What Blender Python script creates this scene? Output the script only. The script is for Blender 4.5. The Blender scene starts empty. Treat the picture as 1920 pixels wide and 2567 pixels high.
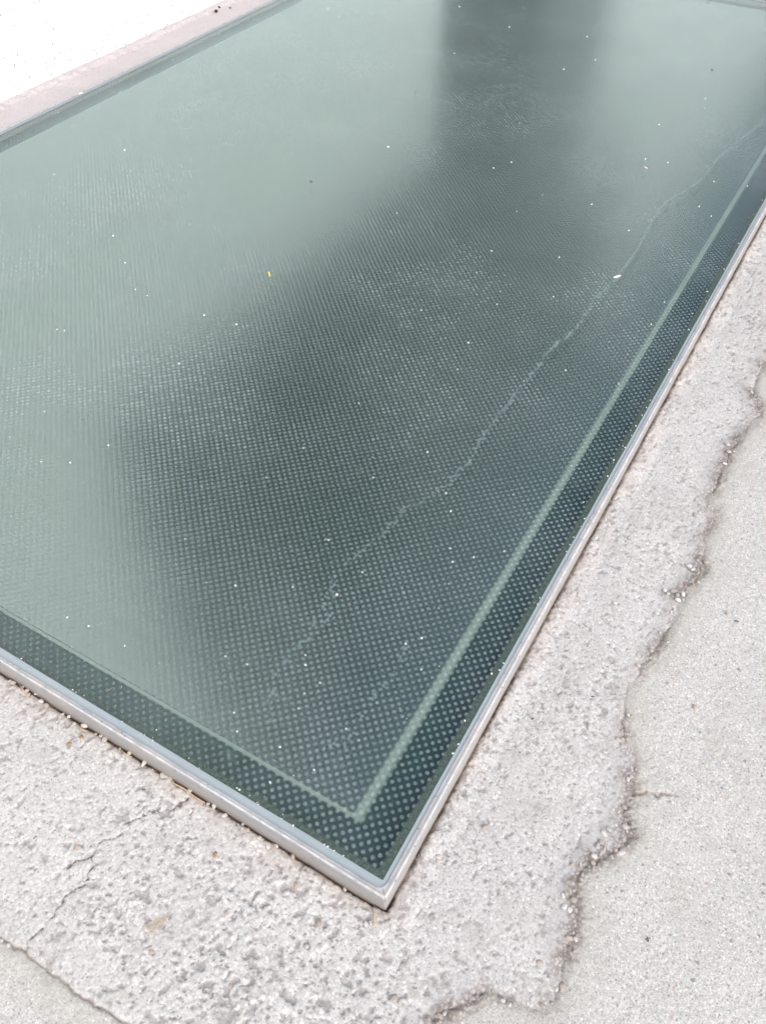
import bpy, bmesh, math, random
import numpy as np
from mathutils import Vector, Matrix
R_ = math.radians
rnd = random.Random(7)
scene = bpy.context.scene

# ------------------------------------------------------------------ camera
cam_d = bpy.data.cameras.new('camera'); cam = bpy.data.objects.new('camera', cam_d)
scene.collection.objects.link(cam); scene.camera = cam
cam_d.sensor_fit = 'VERTICAL'; cam_d.sensor_height = 36.0; cam_d.sensor_width = 27.0
cam_d.lens = 29.07; cam_d.clip_start = 0.02; cam_d.clip_end = 2000
right = Vector((0.8639, 0.5036, 0.0070)).normalized()
fwd = Vector((-0.3321, 0.5800, -0.7438)).normalized()
down = fwd.cross(right).normalized(); right = down.cross(fwd)
M = Matrix((right, -down, -fwd)).transposed().to_4x4()
M.translation = Vector((0.1568, -0.2825, 1.0))
cam.matrix_world = M

# ------------------------------------------------------------------ light
SUN_EL, SUN_AZ = 36.0, 112.0          # azimuth measured from +Y towards +X
world = bpy.data.worlds.new('World'); scene.world = world; world.use_nodes = True
wn = world.node_tree; bg = wn.nodes['Background']
sky = wn.nodes.new('ShaderNodeTexSky'); sky.sky_type = 'NISHITA'; sky.sun_disc = False
sky.sun_elevation = R_(SUN_EL); sky.sun_rotation = R_(SUN_AZ)
sky.air_density = 1.0; sky.dust_density = 3.0; sky.ozone_density = 1.0
wn.links.new(sky.outputs[0], bg.inputs[0]); bg.inputs[1].default_value = 0.14
sun_d = bpy.data.lights.new('sun', 'SUN'); sun = bpy.data.objects.new('sun', sun_d)
scene.collection.objects.link(sun)
sun_d.energy = 1.35; sun_d.angle = R_(75); sun_d.color = (1.0, 0.985, 0.97)
sd = Vector((math.sin(R_(SUN_AZ)) * math.cos(R_(SUN_EL)), math.cos(R_(SUN_AZ)) * math.cos(R_(SUN_EL)), math.sin(R_(SUN_EL))))
sun.rotation_euler = sd.to_track_quat('Z', 'Y').to_euler()
scene.view_settings.view_transform = 'Standard'; scene.view_settings.look = 'None'
scene.view_settings.exposure = 0.72; scene.view_settings.gamma = 1.0

# ------------------------------------------------------------------ outlines measured on the ground and on the glass (metres)
CR1=[(-0.3231,-0.258),(-0.3193,-0.2185),(-0.3225,-0.189),(-0.3112,-0.1716),(-0.3164,-0.1622),(-0.3193,-0.1513),(-0.3305,-0.1434),(-0.3298,-0.1218),(-0.3179,-0.1098),(-0.3193,-0.104)]
CR2=[(-0.3211,-0.0915),(-0.3112,-0.0789),(-0.3061,-0.0673),(-0.2836,-0.0489),(-0.2751,-0.0316),(-0.2765,-0.0253)]
CR3=[(-0.3488,-0.1718),(-0.3404,-0.1589),(-0.3305,-0.1434)]
CR4=[(0.2192,0.2691),(0.2312,0.2798),(0.2487,0.2829),(0.2582,0.292),(0.2716,0.2981)]
STAIN1=[(-0.1059,2.3505),(-0.1584,2.0807),(-0.1707,1.8617),(-0.2121,1.7261),(-0.2061,1.6004),(-0.1961,1.4865),(-0.198,1.3521),(-0.2077,1.2634),(-0.2072,1.1288),(-0.2221,1.0306),(-0.2248,0.9129),(-0.2291,0.8182),(-0.2286,0.7394),(-0.2214,0.6692),(-0.2303,0.6),(-0.2501,0.5394),(-0.2647,0.5189),(-0.2658,0.4606),(-0.2764,0.4211),(-0.2858,0.3416),(-0.2552,0.2809),(-0.255,0.2438),(-0.2634,0.2207),(-0.2686,0.1824),(-0.2627,0.1517),(-0.2475,0.1196),(-0.2225,0.095)]
STAIN2=[(-0.1291,0.2908),(-0.1257,0.2323),(-0.1313,0.2042),(-0.1314,0.1563),(-0.1272,0.1207),(-0.154,0.1124),(-0.1627,0.1148)]
STAIN3=[(-0.2875,0.3377),(-0.2687,0.2894),(-0.2638,0.2452),(-0.2621,0.219),(-0.2788,0.1914),(-0.2617,0.0395),(-0.2513,0.0309),(-0.2424,0.0216)]
GRAINS=[(-1.5337,1.2664),(-1.5937,1.0698),(-1.523,0.9118),(-1.4501,0.9169),(-1.2578,0.9208),(-1.7561,1.3019),(-1.8583,1.349),(-1.8454,2.3924),(-1.8378,2.2594),(-1.8518,2.0844),(-1.837,1.8258),(-1.6589,1.8341),(-1.6763,2.4877),(-1.6026,2.4423),(-1.8348,1.7444),(-1.1401,1.4755),(-1.2319,1.1672),(-1.1401,1.0525),(-1.8049,1.5475),(-1.7917,1.9871),(-1.4417,2.3277),(-1.1841,2.6087),(-1.0461,2.6584),(-0.8048,2.5063),(-0.7833,2.7101),(-1.0853,2.8653),(-0.4426,2.4053),(-0.2977,2.4093),(-0.2796,2.3375),(-0.2678,1.947),(-0.3246,1.9361),(-0.2399,2.1181),(-0.1346,1.9049),(-0.0551,1.924),(-0.1307,1.7575),(-0.0924,1.7256),(-0.0116,1.7676),(-0.0053,1.8692),(-0.4826,1.615),(-0.6213,1.7355),(-0.7014,1.9666),(-0.6475,1.6815),(-0.7431,2.4028),(-0.709,2.9684),(-0.8978,2.3263),(-1.0972,2.342),(-0.3604,1.6328),(-0.5035,1.5059),(-0.748,1.35),(-0.2406,1.5587),(-0.479,1.3111),(-0.5975,2.0799),(-0.3597,2.161),(-1.2869,2.756),(-0.6861,2.5276),(-0.3915,3.0014),(-0.0027,1.6338),(-0.9424,1.6444),(-1.1555,0.8479),(-1.0285,0.7755),(-0.975,0.7845),(-0.822,0.6295),(-0.8045,0.7886),(-1.0657,0.7806),(-0.7803,0.3883),(-0.8065,0.3227),(-0.4984,0.4646),(-0.4633,0.707),(-0.3432,0.5565),(-0.9431,0.3151),(-0.8506,0.2992),(-1.104,0.5898),(-1.0884,0.5946),(-0.4848,0.556),(-0.8809,0.7806),(-0.9417,0.3968),(-0.2878,1.2128),(-0.3715,0.9751),(-0.2937,0.6577),(-0.2207,0.5866),(-0.0787,1.3146),(-0.0773,1.2221),(-0.0166,1.3038),(-0.0118,1.3999),(-0.0042,1.5082),(-0.0704,1.0049),(-0.0034,0.9665),(-0.0036,0.9899),(-0.0034,0.9077),(-0.0036,1.13),(-0.0014,1.0961),(-0.003,0.9414),(-0.0165,0.6837),(-0.3936,1.1729),(-0.5055,1.0256),(-0.228,0.9224),(-0.3365,1.3649),(-0.352,0.8893),(-0.3791,1.1264),(0.0002,0.8435),(-0.0059,1.2443),(-0.4695,1.2136),(-0.1722,0.9929),(-0.0075,0.8918),(-0.0077,0.8039),(-0.0034,0.7609),(-0.5804,0.0856),(-0.4053,0.2561),(-0.5293,0.2895),(-0.3296,0.2972),(-0.2649,0.3185),(-0.2543,0.3743),(-0.2469,0.208),(-0.2379,0.1946),(-0.2054,0.1814),(-0.3085,0.1543),(-0.2789,0.0854),(-0.259,0.0656),(-0.1981,0.0761),(-0.3514,0.014),(-0.4755,0.0911),(-0.3423,0.1496),(-0.2086,0.1342),(-0.2146,0.157),(-0.1382,0.1412),(-0.3331,0.4021),(-0.5427,0.0901),(-0.585,0.0023),(-0.4687,0.0035),(-0.3658,0.0002),(-0.2654,0.3192),(-0.1954,0.5542),(-0.1605,0.4843),(-0.1197,0.3155),(-0.1348,0.2957),(-0.1208,0.4872),(-0.0854,0.5216),(-0.0023,0.6497),(-0.0025,0.6047),(-0.002,0.5867),(0.0038,0.5711),(-0.0018,0.337),(-0.0018,0.324),(-0.0089,0.3135),(-0.0009,0.1965),(0.0007,0.1815),(-0.0091,0.2307),(-0.0958,0.27),(-0.1452,0.4622),(-0.2696,0.0011),(-0.209,0.0039),(-0.1774,-0.0005),(-0.143,-0.0002),(-0.1259,-0.0017),(-0.0762,-0.0023),(-0.0672,-0.0026),(-0.0668,-0.0083),(-0.1431,0.0725),(-0.1816,0.0308),(-0.081,-0.0396)]
STONES=[(-0.2467,-0.0202),(-0.2384,-0.0189),(-0.1816,-0.0215),(-0.161,-0.0228),(-0.1486,-0.0254),(-0.1416,-0.023),(-0.1896,-0.0229),(-0.0946,-0.0338),(-0.0934,-0.0456),(-0.0767,-0.048),(-0.0639,-0.0298),(-0.0656,-0.0246),(-0.3163,-0.0191),(-0.2196,-0.0217),(-0.3499,-0.1451),(-0.4211,-0.172),(-0.1985,-0.199),(-0.0963,-0.1717),(-0.0665,-0.1382),(-0.1175,-0.1106),(-0.0053,-0.0405),(0.0053,-0.0372),(0.0013,-0.041),(-0.046,-0.0673),(-0.2005,-0.2406),(-0.1051,-0.1874),(-0.1945,-0.1898),(-0.3505,-0.2671),(-0.34,-0.2665),(-0.1455,-0.1138),(-0.0562,-0.1281),(-0.1009,-0.2031),(-0.149,-0.0419),(-0.0451,-0.0953),(-0.2877,-0.1671),(0.0208,-0.0267),(0.0248,-0.02),(0.0765,0.14),(0.0721,0.1323),(0.1758,0.0938),(0.1875,0.1052),(0.1901,0.1098),(0.2088,0.2903),(0.2065,0.2834),(0.039,0.0667),(0.0371,0.0402),(0.0389,0.0699),(0.042,0.0701),(0.0341,0.0369),(0.0364,0.0445),(0.0674,-0.0892),(0.0751,-0.0899),(0.0779,-0.0869),(0.1188,-0.0797),(0.1222,-0.0752),(0.2033,0.2008),(0.2048,0.1884),(0.208,0.2086),(0.2136,0.2187),(0.215,0.2454),(0.2031,0.1807),(0.2033,0.1679),(0.199,0.1398),(0.0963,0.1215),(0.1996,-0.0131),(0.2051,0.1592),(0.1998,0.134),(0.2184,0.0674),(0.1921,0.024),(0.015,0.0542),(0.0519,0.0695),(0.2525,0.4328),(0.0825,0.4803),(0.1727,0.677),(0.1624,0.6736),(0.1796,0.6728),(0.1948,0.6523),(0.1655,0.6141),(0.1606,0.606),(0.1539,0.6098),(0.1738,0.6112),(0.1841,0.607),(0.1567,0.5606),(0.2499,0.6156),(0.136,0.3295),(0.0951,0.5469),(0.1487,0.7928),(0.1547,0.7994),(0.1491,0.674),(0.0189,0.6278),(0.0226,0.6443),(0.024,0.6567),(0.17,0.4917),(0.1621,0.4575),(0.0408,0.3928),(0.0172,0.339),(0.0194,0.5074),(0.0155,0.4799)]
STONES2=[(-0.5621,-0.0232),(-0.5561,-0.0713),(-0.5387,-0.0221),(-0.4221,-0.0203),(-0.498,-0.0209),(-0.4886,-0.0195),(-0.3954,-0.0201),(-0.3802,-0.0189),(-0.3542,-0.0188),(-0.5943,-0.0208),(-0.5537,-0.0162)]
CHIPS_OR=[(-0.4519,-0.0331),(-0.4584,-0.0494),(-0.1993,-0.0666)]
OCHRE=[(-0.2051,-0.1551),(-0.2128,-0.1707)]
ANTS=[(0.0247,0.4178),(0.0639,0.3013),(0.266,0.6078),(0.1236,0.3759),(-0.3292,-0.0473),(0.2901,0.1099)]
BIRDSEED=[(-2.0187,2.2798),(-2.0322,2.3158),(-1.9938,2.3294),(-2.1047,2.4558)]
DARKG=[(-1.0124,1.375),(-1.0551,2.0029),(-0.3405,2.6413),(-0.531,3.2741),(-0.8667,0.4142),(-0.8401,0.4682),(-0.9131,0.7266)]
YEL=[(-0.8595,0.9771),(-0.8494,0.9682)]
FLAKE=[(-0.2006,1.3508),(-0.1938,1.3645),(-0.3085,1.8889),(-1.8982,1.4809)]
STRAW=[(-0.3136,-0.0201),(-0.285,-0.0196),(-0.2502,-0.0205),(-0.583,-0.0163),(-0.5593,-0.0195),(0.0018,-0.0245),(0.0145,-0.0327),(-0.4663,-0.0225),(-0.4507,-0.0233),(-0.3916,-0.0198),(-0.3729,-0.0203)]
FIBRE=[(-0.446,0.0229),(-0.4444,0.0321)]
BOUND=[(0.2,4.6),(0.17,3.0),(0.19,2.2),(0.16,1.8),(0.175,1.5),(0.1549,1.281),(0.1528,1.1778),(0.1811,1.1149),(0.1623,0.9996),(0.16,0.9285),(0.1595,0.8118),(0.177,0.8188),(0.1787,0.7423),(0.1946,0.679),(0.1811,0.6233),(0.1784,0.596),(0.1805,0.5477),(0.1738,0.4963),(0.1662,0.4554),(0.1618,0.4176),(0.1611,0.4),(0.1717,0.3647),(0.186,0.3331),(0.2094,0.3073),(0.2172,0.2751),(0.2195,0.2411),(0.2334,0.2185),(0.2197,0.1807),(0.2039,0.1585),(0.198,0.1424),(0.1963,0.1165),(0.2118,0.0955),(0.2134,0.073),(0.2146,0.0344),(0.2237,0.0154),(0.2211,-0.0019),(0.214,-0.0177),(0.1924,-0.0252),(0.1759,-0.0257),(0.1498,-0.0304),(0.1378,-0.0584),(0.1221,-0.0778),(0.1086,-0.1087),(0.1077,-0.1506),(0.1,-0.19),(0.06,-0.24),(-0.02,-0.27),(-0.09,-0.262),(-0.1702,-0.2575),(-0.2018,-0.2595),(-0.2392,-0.2632),(-0.2849,-0.2633),(-0.3217,-0.2628),(-0.3538,-0.2675),(-0.5,-0.27),(-0.75,-0.262),(-1.1,-0.275),(-1.6,-0.26),(-2.3,-0.27)]
W_, L_ = 1.887, 3.391                 # clear size of the glass
GZ = -0.040                           # level of the cement round the frame

# ------------------------------------------------------------------ small helpers
def tag(o, label=None, cat=None, group=None, kind=None):
    if label: o['label'] = label
    if cat: o['category'] = cat
    if group: o['group'] = group
    if kind: o['kind'] = kind
    return o

def mesh_obj(name, verts, faces, mat, parent=None, smooth=True):
    me = bpy.data.meshes.new(name); me.from_pydata(verts, [], faces); me.update()
    if smooth: me.polygons.foreach_set('use_smooth', [True] * len(me.polygons))
    if mat: me.materials.append(mat)
    o = bpy.data.objects.new(name, me); scene.collection.objects.link(o)
    if parent: o.parent = parent
    return o

def link_copy(src, loc, rot, scale, parent=None):
    o = src.copy(); scene.collection.objects.link(o)
    o.location = loc; o.rotation_euler = rot; o.scale = scale
    if parent: o.parent = parent
    return o

class N:
    """tiny node writer"""
    def __init__(s, name):
        s.m = bpy.data.materials.new(name); s.m.use_nodes = True
        s.t = s.m.node_tree; s.t.nodes.clear()
        s.out = s.t.nodes.new('ShaderNodeOutputMaterial')
        s._co = None
    def put(s, sock, v):
        if v is None: return
        if isinstance(v, bpy.types.NodeSocket): s.t.links.new(v, sock)
        elif isinstance(v, (tuple, list)):
            v = tuple(v)
            if len(sock.default_value) == 4 and len(v) == 3: v = v + (1,)
            sock.default_value = v
        else: sock.default_value = v
    def n(s, ty, ins=None, **kw):
        nd = s.t.nodes.new(ty)
        for k, v in kw.items(): setattr(nd, k, v)
        for k, v in (ins or {}).items(): s.put(nd.inputs[k], v)
        return nd
    def co(s):
        if s._co is None: s._co = s.n('ShaderNodeTexCoord').outputs['Object']
        return s._co
    def xyz(s):
        return s.n('ShaderNodeSeparateXYZ', {0: s.co()}).outputs
    def math(s, op, a, b=None, c=None, clamp=False):
        nd = s.n('ShaderNodeMath', operation=op, use_clamp=clamp); s.put(nd.inputs[0], a)
        if b is not None: s.put(nd.inputs[1], b)
        if c is not None: s.put(nd.inputs[2], c)
        return nd.outputs[0]
    def noise(s, scale, detail=3, rough=0.55, vec=None, dist=0.0):
        return s.n('ShaderNodeTexNoise', {'Vector': vec or s.co(), 'Scale': scale, 'Detail': detail, 'Roughness': rough, 'Distortion': dist}).outputs
    def voro(s, scale, feature='F1', rand=1.0, vec=None):
        return s.n('ShaderNodeTexVoronoi', {'Vector': vec or s.co(), 'Scale': scale, 'Randomness': rand}, feature=feature).outputs
    def ramp(s, x, a, b, va=0.0, vb=1.0, smooth=True):
        return s.n('ShaderNodeMapRange', {0: x, 1: a, 2: b, 3: va, 4: vb}, interpolation_type='SMOOTHSTEP' if smooth else 'LINEAR').outputs[0]
    def mixc(s, f, a, b, mode='MIX'):
        nd = s.n('ShaderNodeMix', data_type='RGBA', blend_type=mode)
        s.put(nd.inputs[0], f); s.put(nd.inputs[6], a); s.put(nd.inputs[7], b); return nd.outputs[2]
    def attr(s, name): return s.n('ShaderNodeAttribute', attribute_name=name).outputs['Fac']
    def mapping(s, scale=(1, 1, 1), rot=(0, 0, 0)):
        return s.n('ShaderNodeMapping', {0: s.co(), 2: rot, 3: scale}).outputs[0]
    def bump(s, h, dist, strength=1.0, nrm=None):
        return s.n('ShaderNodeBump', {'Strength': strength, 'Distance': dist, 'Height': h, 'Normal': nrm}).outputs[0]
    def pbr(s, **kw):
        nd = s.n('ShaderNodeBsdfPrincipled')
        for k, v in kw.items(): s.put(nd.inputs[k.replace('_', ' ')], v)
        return nd.outputs[0]
    def mixs(s, f, a, b):
        nd = s.n('ShaderNodeMixShader'); s.put(nd.inputs[0], f); s.put(nd.inputs[1], a); s.put(nd.inputs[2], b); return nd.outputs[0]
    def done(s, sh):
        s.t.links.new(sh, s.out.inputs[0]); return s.m

def simple(name, col, rough=0.6, metal=0.0, var=0.15, scale=300, bumpd=0.0):
    k = N(name)
    f = k.noise(scale, 3)[0]
    c = k.mixc(f, tuple(v * (1 - var) for v in col), tuple(min(1, v * (1 + var)) for v in col))
    nb = k.bump(k.noise(scale * 2, 2)[0], bumpd) if bumpd else None
    return k.done(k.pbr(Base_Color=c, Roughness=rough, Metallic=metal, Normal=nb, Specular_IOR_Level=0.5 if rough < 0.55 else 0.12))

# ------------------------------------------------------------------ materials
DIRT = (0.20, 0.165, 0.14)

def mat_patch():
    k = N('cement_patch_mat')
    g1 = k.voro(310); g2 = k.voro(620); g3 = k.voro(150)
    base = k.mixc(k.noise(9, 4)[0], (0.522, 0.517, 0.503), (0.600, 0.594, 0.580))
    # grain to grain tone
    tone = k.n('ShaderNodeSeparateColor', {0: g1[1]}).outputs
    base = k.mixc(k.ramp(tone[0], 0.0, 1.0, 0.0, 0.42, False), base, (0.37, 0.365, 0.36))
    base = k.mixc(k.ramp(g1[0], 0.0016 * 310, 0.0026 * 310, 0.0, 0.5), base, (0.30, 0.285, 0.27))
    base = k.mixc(k.ramp(tone[1], 0.90, 0.94, 0.0, 0.55), base, (0.72, 0.71, 0.70))
    # gaps between grains hold dust
    gap = k.ramp(g3[0], 0.0035 * 150, 0.0058 * 150)
    gapn = k.ramp(k.noise(26, 4, 0.6)[0], 0.46, 0.66)
    base = k.mixc(k.math('MULTIPLY', gap, k.math('MULTIPLY', gapn, 0.55)), base, (0.27, 0.245, 0.225))
    # hollows
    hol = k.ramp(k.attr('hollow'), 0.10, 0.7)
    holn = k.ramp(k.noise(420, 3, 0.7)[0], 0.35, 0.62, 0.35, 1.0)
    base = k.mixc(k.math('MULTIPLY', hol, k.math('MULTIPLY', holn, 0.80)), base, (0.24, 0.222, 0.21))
    fine = k.noise(420, 4, 0.9)[0]
    base = k.mixc(k.ramp(fine, 0.46, 0.34, 0.0, 0.60), base, (0.30, 0.285, 0.27))
    base = k.mixc(k.ramp(fine, 0.54, 0.66, 0.0, 0.35), base, (0.70, 0.71, 0.715))
    # dark mineral flecks
    fl = k.voro(260); flc = k.n('ShaderNodeSeparateColor', {0: fl[1]}).outputs
    fm = k.math('MULTIPLY', k.ramp(flc[0], 0.80, 0.805), k.ramp(fl[0], 0.30, 0.22))
    base = k.mixc(k.math('MULTIPLY', fm, 0.75), base, (0.19, 0.175, 0.165))
    # broad grey and pinkish washes
    base = k.mixc(k.ramp(k.noise(14, 5, 0.66)[0], 0.48, 0.68, 0.0, 0.5), base, (0.40, 0.385, 0.37))
    ag = k.attr('agg')
    base = k.mixc(k.math('MULTIPLY', k.ramp(ag, 0.02, 0.06), 0.55), base, k.mixc(k.ramp(tone[2], 0.3, 0.7), (0.66, 0.645, 0.61), (0.40, 0.38, 0.365)))
    # dirt by the boundary, the frame and in cracks
    wob = k.noise(160, 3, 0.6)[0]
    db = k.math('ADD', k.attr('dbound'), k.math('MULTIPLY', k.math('SUBTRACT', k.noise(38, 5, 0.7)[0], 0.5), 0.060))
    base = k.mixc(k.math('MULTIPLY', k.ramp(db, 0.046, 0.004), k.math('MULTIPLY', k.attr('rubble'), 0.75)), base, (0.375, 0.365, 0.36))
    lw = k.ramp(k.noise(24, 4, 0.7)[0], 0.48, 0.66, 0.0, 0.75)
    lw = k.math('MAXIMUM', lw, k.ramp(k.xyz()[0], -0.12, -0.16, 0.0, 0.8))
    base = k.mixc(k.math('MULTIPLY', lw, k.ramp(k.attr('dbound'), 0.0026, 0.0004)), base, (0.25, 0.22, 0.195))
    cb = k.voro(210, rand=1.0); cbc = k.n('ShaderNodeSeparateColor', {0: cb[1]}).outputs
    crumb = k.math('MULTIPLY', k.ramp(db, 0.020, 0.002), k.attr('rubble'))
    base = k.mixc(k.math('MULTIPLY', crumb, k.ramp(cb[0], 0.28, 0.50, 0.0, 0.9)), base, (0.20, 0.17, 0.15))
    base = k.mixc(k.math('MULTIPLY', crumb, k.ramp(cbc[2], 0.4, 0.9, 0.0, 0.5)), base, (0.40, 0.36, 0.335))
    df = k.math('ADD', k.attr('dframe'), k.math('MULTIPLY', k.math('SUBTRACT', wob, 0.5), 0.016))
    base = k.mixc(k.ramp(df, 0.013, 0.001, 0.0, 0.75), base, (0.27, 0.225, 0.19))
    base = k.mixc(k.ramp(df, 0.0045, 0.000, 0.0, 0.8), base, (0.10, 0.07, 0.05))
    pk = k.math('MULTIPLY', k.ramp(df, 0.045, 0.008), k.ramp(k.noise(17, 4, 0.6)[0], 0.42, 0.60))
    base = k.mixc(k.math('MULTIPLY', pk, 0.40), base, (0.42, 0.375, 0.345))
    dc = k.math('ADD', k.attr('dcrack'), k.math('MULTIPLY', k.math('SUBTRACT', k.noise(300, 2)[0], 0.5), 0.0022))
    base = k.mixc(k.ramp(dc, 0.0014, 0.0004, 0.0, 0.85), base, (0.14, 0.12, 0.11))
    oc = k.math('ADD', k.attr('dochre'), k.math('MULTIPLY', k.math('SUBTRACT', k.noise(110, 4, 0.7)[0], 0.5), 0.030))
    base = k.mixc(k.ramp(oc, 0.009, 0.001, 0.0, 0.6), base, (0.31, 0.235, 0.15))
    h = k.math('ADD', k.math('MULTIPLY', g1[0], -0.9), k.math('MULTIPLY', g2[0], -0.45))
    h = k.math('ADD', h, k.math('MULTIPLY', k.noise(900, 2)[0], 0.5))
    nb = k.bump(h, 0.0005, 0.8)
    return k.done(k.pbr(Base_Color=base, Roughness=0.97, Normal=nb, Specular_IOR_Level=0.05))

def mat_pave():
    k = N('pavement_mat')
    base = k.mixc(k.noise(7, 5, 0.6)[0], (0.452, 0.448, 0.424), (0.545, 0.540, 0.516))
    f = k.noise(330, 4, 0.85)[0]
    base = k.mixc(k.ramp(f, 0.36, 0.50, 0.75, 0.0), base, (0.31, 0.305, 0.295))
    base = k.mixc(k.ramp(f, 0.51, 0.64, 0.0, 0.75), base, (0.74, 0.735, 0.72))
    for sc, th, col, r0, r1, am in ((95, 0.87, (0.20, 0.22, 0.25), 0.24, 0.17, 0.85), (210, 0.80, (0.24, 0.245, 0.25), 0.34, 0.22, 0.8),
                           (380, 0.80, (0.27, 0.26, 0.255), 0.42, 0.28, 0.75), (170, 0.955, (0.45, 0.30, 0.22), 0.34, 0.22, 0.7), (260, 0.93, (0.82, 0.81, 0.79), 0.38, 0.26, 0.9)):
        v = k.voro(sc); c = k.n('ShaderNodeSeparateColor', {0: v[1]}).outputs
        dist = k.math('ADD', v[0], k.math('MULTIPLY', k.math('SUBTRACT', k.noise(sc * 3, 2)[0], 0.5), 0.22))
        m = k.math('MULTIPLY', k.ramp(c[1], th, th + 0.004), k.ramp(dist, r0, r1))
        base = k.mixc(k.math('MULTIPLY', m, am), base, col)
    # mossy tint and dirt near the joint
    base = k.mixc(k.ramp(k.noise(11, 5, 0.6)[0], 0.50, 0.72, 0.0, 0.32), base, (0.38, 0.37, 0.325))
    wob = k.noise(60, 5, 0.75)[0]
    db = k.math('ADD', k.attr('dbound'), k.math('MULTIPLY', k.math('SUBTRACT', wob, 0.5), 0.022))
    base = k.mixc(k.ramp(db, -0.060, -0.006, 0.0, 0.38), base, (0.40, 0.38, 0.335))
    base = k.mixc(k.math('MULTIPLY', k.ramp(db, -0.022, -0.001), k.math('MULTIPLY', k.attr('rubble'), 0.6)), base, (0.40, 0.37, 0.335))
    lw = k.ramp(k.noise(24, 4, 0.7)[0], 0.48, 0.66, 0.0, 0.75)
    lw = k.math('MAXIMUM', lw, k.ramp(k.xyz()[0], -0.12, -0.16, 0.0, 0.8))
    base = k.mixc(k.math('MULTIPLY', lw, k.ramp(k.attr('dbound'), -0.0026, -0.0004)), base, (0.25, 0.22, 0.195))
    cb = k.voro(230); crumb = k.math('MULTIPLY', k.ramp(db, -0.018, -0.001), k.attr('rubble'))
    base = k.mixc(k.math('MULTIPLY', crumb, k.ramp(cb[0], 0.26, 0.50, 0.0, 0.85)), base, (0.25, 0.225, 0.20))
    dc = k.math('ADD', k.attr('dcrack'), k.math('MULTIPLY', k.math('SUBTRACT', wob, 0.5), 0.012))
    base = k.mixc(k.ramp(dc, 0.0035, 0.0003, 0.0, 0.6), base, (0.24, 0.17, 0.13))
    v2 = k.voro(520)
    h = k.math('ADD', k.math('MULTIPLY', v2[0], -0.5), f)
    nb = k.bump(h, 0.0009, 0.9)
    return k.done(k.pbr(Base_Color=base, Roughness=0.9, Normal=nb, Specular_IOR_Level=0.05))

def mat_strip():
    k = N('mortar_strip_mat')
    base = k.mixc(k.noise(10, 5, 0.6)[0], (0.40, 0.375, 0.378), (0.50, 0.474, 0.478))
    base = k.mixc(k.ramp(k.noise(240, 3, 0.7)[0], 0.36, 0.6, 0.5, 0.0), base, (0.36, 0.30, 0.30))
    v = k.voro(75); c = k.n('ShaderNodeSeparateColor', {0: v[1]}).outputs
    m = k.math('MULTIPLY', k.ramp(c[0], 0.90, 0.91), k.ramp(v[0], 0.30, 0.18))
    base = k.mixc(k.math('MULTIPLY', m, 0.6), base, (0.30, 0.25, 0.25))
    base = k.mixc(k.ramp(k.math('ADD', k.attr('dframe'), k.math('MULTIPLY', k.noise(120, 2)[0], 0.01)), 0.012, 0.004, 0.0, 0.75), base, (0.25, 0.18, 0.15))
    nb = k.bump(k.noise(300, 4, 0.7)[0], 0.002, 0.8)
    return k.done(k.pbr(Base_Color=base, Roughness=0.9, Normal=nb, Specular_IOR_Level=0.2))

def mat_wall():
    k = N('white_render_mat')
    base = k.mixc(k.noise(6, 4)[0], (0.86, 0.86, 0.86), (0.90, 0.90, 0.895))
    v = k.voro(58); c = k.n('ShaderNodeSeparateColor', {0: v[1]}).outputs
    m = k.math('MULTIPLY', k.ramp(c[0], 0.74, 0.75), k.ramp(k.math('ADD', v[0], k.math('MULTIPLY', k.noise(160, 3)[0], 0.3)), 0.42, 0.26))
    z = k.xyz()[2]
    m = k.math('MULTIPLY', m, k.ramp(z, 0.9, 0.05, 0.4, 1.0))
    base = k.mixc(k.math('MULTIPLY', m, 0.9), base, (0.17, 0.17, 0.165))
    low = k.math('MULTIPLY', k.ramp(k.math('ADD', z, k.math('MULTIPLY', k.noise(60, 5, 0.75)[0], 0.03)), 0.010, 0.004), 0.85)
    base = k.mixc(low, base, (0.36, 0.33, 0.33))
    cr = k.math('MULTIPLY', k.ramp(k.noise(170, 4, 0.8)[0], 0.50, 0.62), k.ramp(z, 0.035, 0.0))
    base = k.mixc(k.math('MULTIPLY', cr, 0.7), base, (0.30, 0.27, 0.27))
    nb = k.bump(k.noise(140, 5, 0.65)[0], 0.003, 0.7)
    return k.done(k.pbr(Base_Color=base, Roughness=0.9, Normal=nb, Specular_IOR_Level=0.2))

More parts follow.
